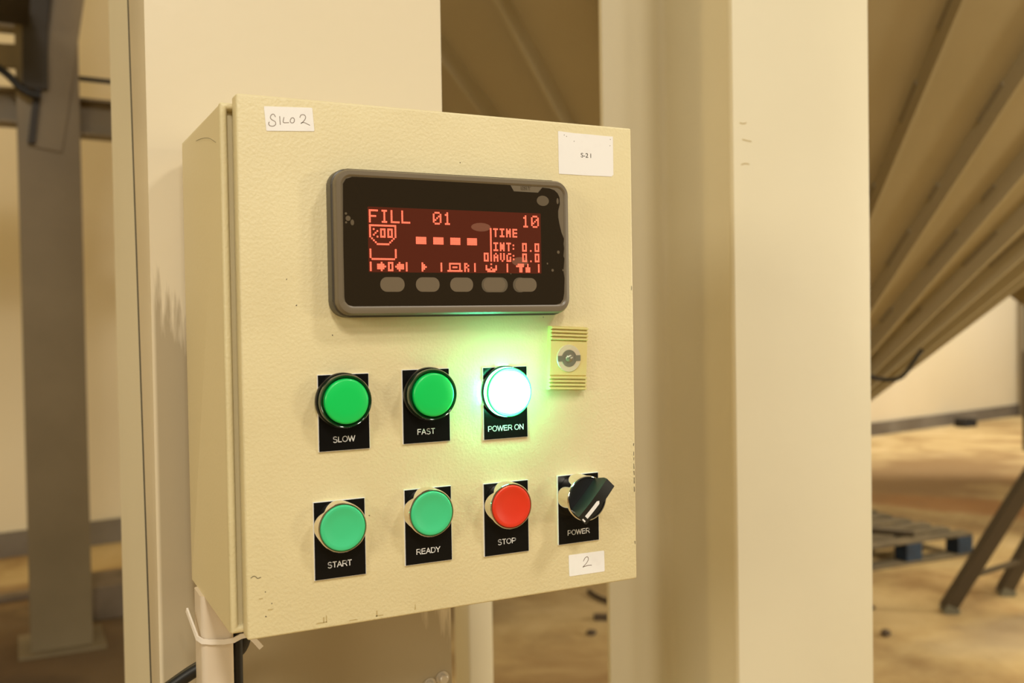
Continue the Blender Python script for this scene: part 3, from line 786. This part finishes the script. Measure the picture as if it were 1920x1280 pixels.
pilot(65.0, 151.4, False, 'unlit green pilot lamp over SLOW')
pilot(126.8, 152.8, False, 'unlit green pilot lamp over FAST')
pilot(185.6, 151.8, True, 'brightly lit green pilot lamp over POWER ON')

# --- selector switch
sx, sz = 245.6, 70.6
c = (sx * mm, -.0017, ZB + sz * mm)
SW = lathe('selector_switch', c, [(.0158, 0), (.0165, .0003), (.0165, .0128), (.0168, .0140), (.0166, .0150), (.0161, .0154), (.0156, .0152), (.0153, .0140)], M['chrome'], DO, 64, 50)
tag(SW, 'chrome collared black selector switch over POWER, turned aslant')
lathe('knob_disk', c, [(.0153, .004), (.0153, .0144), (.0148, .0150), (0, .0150)], M['knob_plastic'], SW, 64, 40)
bm = bmesh.new()
ang = math.radians(46.5); u = Vector((math.cos(ang), 0, math.sin(ang))); v = Vector((-math.sin(ang), 0, math.cos(ang)))
cc = Vector((sx * mm, 0, ZB + sz * mm)); NL = 10
secs = []
for i in range(NL + 1):
    s = -1 + 2 * i / NL
    L_ = .0158
    top = -.0300 - .0012 * (1 - s * s)
    wt = .0044; wb = .0052
    ext = .0018 * (abs(s) ** 3)
    secs.append([cc + u * s * L_ * .96 + v * wb + Vector((0, -.0165, 0)), cc + u * s * (L_ + ext) + v * (wt + .0006) + Vector((0, top + .0035, 0)), cc + u * s * (L_ + ext) + v * wt + Vector((0, top, 0)),
                 cc + u * s * (L_ + ext) - v * wt + Vector((0, top, 0)), cc + u * s * (L_ + ext) - v * (wt + .0006) + Vector((0, top + .0035, 0)), cc + u * s * L_ * .96 - v * wb + Vector((0, -.0165, 0))])
vv = [[bm.verts.new(p) for p in s] for s in secs]
for a, b in zip(vv, vv[1:]):
    for i in range(6): bm.faces.new((a[i], a[(i + 1) % 6], b[(i + 1) % 6], b[i]))
bm.faces.new(vv[0][::-1]); bm.faces.new(vv[-1])
HD = mesh_obj('knob_handle', bm, M['knob_plastic'], SW, 30)
bm = bmesh.new()
pts = []
for i in range(13):
    a = -PI / 2 + PI * i / 12
    pts.append((.00, 0, a))
path = [cc + u * (-.0176), cc + u * (.0012)]
hw = .0015; prev = None; n_ = 12
for i in range(n_ + 1):
    s = i / n_; q = path[0].lerp(path[1], s); sl = (q - cc).dot(u) / .0158
    top = -.0300 - .0012 * (1 - min(1, sl * sl)) - .00012
    w_ = hw * (1 if s < .93 else math.sqrt(max(0, 1 - ((s - .93) / .07) ** 2)) + .02)
    cur = [bm.verts.new(q + v * (w_ - .0006) + Vector((0, top, 0))), bm.verts.new(q + v * (-w_ - .0006) + Vector((0, top, 0)))]
    if prev: bm.faces.new((prev[0], prev[1], cur[1], cur[0]))
    prev = cur
tag(mesh_obj('pointer_line', bm, M['plate_white'], SW), 'white pointer line on the black knob')

# --- quarter-turn door lock: ribbed cream insert, slightly tilted
LK_c = Vector((.2380, 0, ZB + .1742)); th = math.radians(3.0)
Rm = Matrix.Translation(LK_c) @ Matrix.Rotation(-th * -1, 4, 'Y') @ Matrix.Translation(-LK_c)
bm = bmesh.new()
prof = [(-.0236, 0), (-.0236, .0048)]
def groove(z0, z1, k):
    out = []; st = (z1 - z0) / k
    for i in range(k):
        a = z0 + i * st
        out += [(a, .0046), (a + st * .18, .0068), (a + st * .62, .0068), (a + st * .85, .0046)]
    return out
prof += groove(-.0234, -.0128, 4) + [(-.0124, .0056), (.0124, .0056)] + [(-z_, y_) for z_, y_ in reversed(groove(-.0234, -.0128, 4))] + [(.0236, .0048), (.0236, 0)]
wl = .0156
A = [bm.verts.new((LK_c.x - wl, -y_, LK_c.z + z_)) for z_, y_ in prof]; B = [bm.verts.new((LK_c.x + wl, -y_, LK_c.z + z_)) for z_, y_ in prof]
for i in range(len(prof) - 1): bm.faces.new((A[i], B[i], B[i + 1], A[i + 1]))
bm.faces.new(A); bm.faces.new(B[::-1])
bmesh.ops.transform(bm, matrix=Rm, verts=bm.verts)
LK = mesh_obj('door_lock', bm, M['lock'], DO)
tag(LK, 'ribbed cream plastic quarter-turn door lock')
c = (LK_c.x - .0002, -.0056, LK_c.z)
lathe('lock_ring', c, [(.0103, -.001), (.0103, .0003), (.0099, .0009), (.0062, .0008), (0, .0008)], M['lock_metal'], LK, 48, 40)
lathe('lock_recess', c, [(.0064, .0008), (.0063, .0011), (.0048, .0010), (.0030, .0011), (.0024, .0018), (.0012, .0024), (0, .0025)], M['lock_dark'], LK, 32, 30)
bm = bmesh.new()
add_box(bm, (LK_c.x - .0099, -.0068, LK_c.z - .0021), (LK_c.x - .0050, -.0062, LK_c.z + .0021)); add_box(bm, (LK_c.x + .0046, -.0068, LK_c.z - .0021), (LK_c.x + .0095, -.0062, LK_c.z + .0021))
mesh_obj('lock_slot', bm, M['lock_dark'], LK)

# --- paper stickers
def sticker(pts, lab):
    o = prism('sticker', [(a * mm, ZB + b * mm) for a, b in pts], -.0001, -.00028, M['label'], DO); tag(o, lab); return o
s1 = sticker([(17.6, 342.6), (18.0, 343.0), (48.8, 344.6), (49.2, 344.2), (50.3, 329.8), (49.9, 329.3), (19.2, 327.3), (18.8, 327.7)], 'white sticker handwritten SILO 2')
strokes('handwriting', [[(24.9 * mm, ZB + .3366), (23.8 * mm, ZB + .3383), (22.2 * mm, ZB + .3377), (21.6 * mm, ZB + .3358), (22.8 * mm, ZB + .3345), (24.6 * mm, ZB + .3336), (24.8 * mm, ZB + .3318), (23.2 * mm, ZB + .3306), (21.0 * mm, ZB + .3308), (20.4 * mm, ZB + .3322), (20.9 * mm, ZB + .3332)],
                        [(27.6 * mm, ZB + .3374), (27.9 * mm, ZB + .3318)],
                        [(30.4 * mm, ZB + .3370), (29.8 * mm, ZB + .3340), (30.6 * mm, ZB + .3334), (33.6 * mm, ZB + .3337)],
                        [(35.2 * mm, ZB + .3368), (34.4 * mm, ZB + .3350), (35.0 * mm, ZB + .3337), (36.6 * mm, ZB + .3340), (37.2 * mm, ZB + .3358), (36.4 * mm, ZB + .3370), (35.2 * mm, ZB + .3367)],
                        [(40.8 * mm, ZB + .3375), (41.6 * mm, ZB + .3392), (43.6 * mm, ZB + .3395), (44.6 * mm, ZB + .3382), (43.8 * mm, ZB + .3360), (41.6 * mm, ZB + .3338), (41.9 * mm, ZB + .3342), (43.6 * mm, ZB + .3345), (45.4 * mm, ZB + .3338), (47.4 * mm, ZB + .3330)]],
        .00022, M['ink'], s1, -.00031)
s2 = sticker([(234.8, 342.9), (235.6, 343.1), (248, 342.5), (262, 342.5), (275, 342.3), (283.0, 342.4), (283.0, 313.2), (281.4, 311.8), (258, 311.4), (235.0, 311.4)], 'blank looking white sticker printed S-2 I')
lettering('lettering', 'S-2 I', .2588, -.00032, ZB + .3263, .0047, M['print'], s2, xs=1.12)
bm = bmesh.new()
for x, z in ((240.0, 340.5), (242.0, 339.6), (248.5, 336.4), (280.2, 335.2), (280.6, 340.0)):
    vs = [bm.verts.new((x * mm + .00035 * math.cos(a), -.00031, ZB + z * mm + .00035 * math.sin(a))) for a in (0, 1.05, 2.1, 3.14, 4.2, 5.2)]; bm.faces.new(vs)
tag(mesh_obj('speck', bm, M['key'], s2), kind='stuff')
s3 = sticker([(238.5, 25.4), (239.0, 26.0), (269.2, 25.8), (269.9, 25.2), (270.1, 10.4), (269.6, 9.8), (239.4, 9.9), (238.8, 10.4)], 'small white sticker handwritten 2 under the selector switch')
strokes('handwriting', [[(251.2 * mm, ZB + .0198), (252.8 * mm, ZB + .0222), (254.9 * mm, ZB + .0228), (255.6 * mm, ZB + .0206), (253.6 * mm, ZB + .0178), (250.8 * mm, ZB + .0156), (252.2 * mm, ZB + .0158), (255.4 * mm, ZB + .0162), (258.6 * mm, ZB + .0160)]],
        .00024, M['ink'], s3, -.00031)
# mounting rails between cabinet and column
for z in (.05, .29):
    box('mounting_rail', (.02, .190, ZB + z), (.215, .1999, ZB + z + .03), M['steel_paint'], CB, bev=.002)

# ================================================================== TRUNKING, TIE AND CABLES BELOW THE CABINET
bm = bmesh.new(); col_poly(bm, rrect(-.0100, .117, .0138, .150, .0045, 5), .004, ZB + .0010)
tag(mesh_obj('cable_trunking', bm, M['conduit'], None, 50), 'off-white plastic cable trunking rising into the cabinet underside', 'trunking')
def ribbon(name, pts, w, t, m):
    bm = bmesh.new(); prev = None; P = [Vector(p) for p in pts]
    for i, p in enumerate(P):
        d = (P[min(i + 1, len(P) - 1)] - P[max(i - 1, 0)]).normalized(); up = Vector((0, 0, 1))
        s = d.cross(up).normalized() * t / 2; u_ = s.cross(d).normalized() * w / 2
        cur = [bm.verts.new(p + a * s + b * u_) for a, b in ((-1, -1), (1, -1), (1, 1), (-1, 1))]
        if prev:
            for k in range(4): bm.faces.new((prev[k], prev[(k + 1) % 4], cur[(k + 1) % 4], cur[k]))
        else: bm.faces.new(cur[::-1])
        prev = cur
    bm.faces.new(prev); return mesh_obj(name, bm, m, None, 60)
o = ribbon('cable_tie', [(-.0158, .146, ZB - .015), (-.0142, .133, ZB - .0225), (-.0126, .120, ZB - .0300), (-.0095, .1160, ZB - .0318), (-.004, .1152, ZB - .0330), (.006, .1152, ZB - .0345), (.0130, .1152, ZB - .0345), (.0185, .1158, ZB - .0325), (.0240, .1160, ZB - .0325), (.0285, .1155, ZB - .0370), (.0335, .1150, ZB - .0435)], .0038, .0014, M['tie'])
tag(o, 'white nylon cable tie wrapped around the trunking and black cable', 'cable tie')
o = tube('black_cable', [(.0200, .128, ZB + .0005), (.0200, .129, ZB - .012), (.0190, .130, ZB - .03), (.0185, .130, ZB - .08), (.0185, .130, ZB - .4), (.0185, .130, .02)], .0036, M['cable'])
tag(o, 'black cable running down beside the off-white trunking', 'cable', None)
o = tube('black_cable', [(.0255, .133, ZB + .0005), (.0262, .133, ZB - .02), (.0258, .134, ZB - .038), (.0215, .138, ZB - .052), (.010, .156, ZB - .060), (-.004, .163, ZB - .066), (-.018, .168, ZB - .075), (-.045, .178, ZB - .095), (-.075, .190, ZB - .12)], .0055, M['cable'])
tag(o, 'black cable bending behind the trunking and off to lower left', 'cable', None)
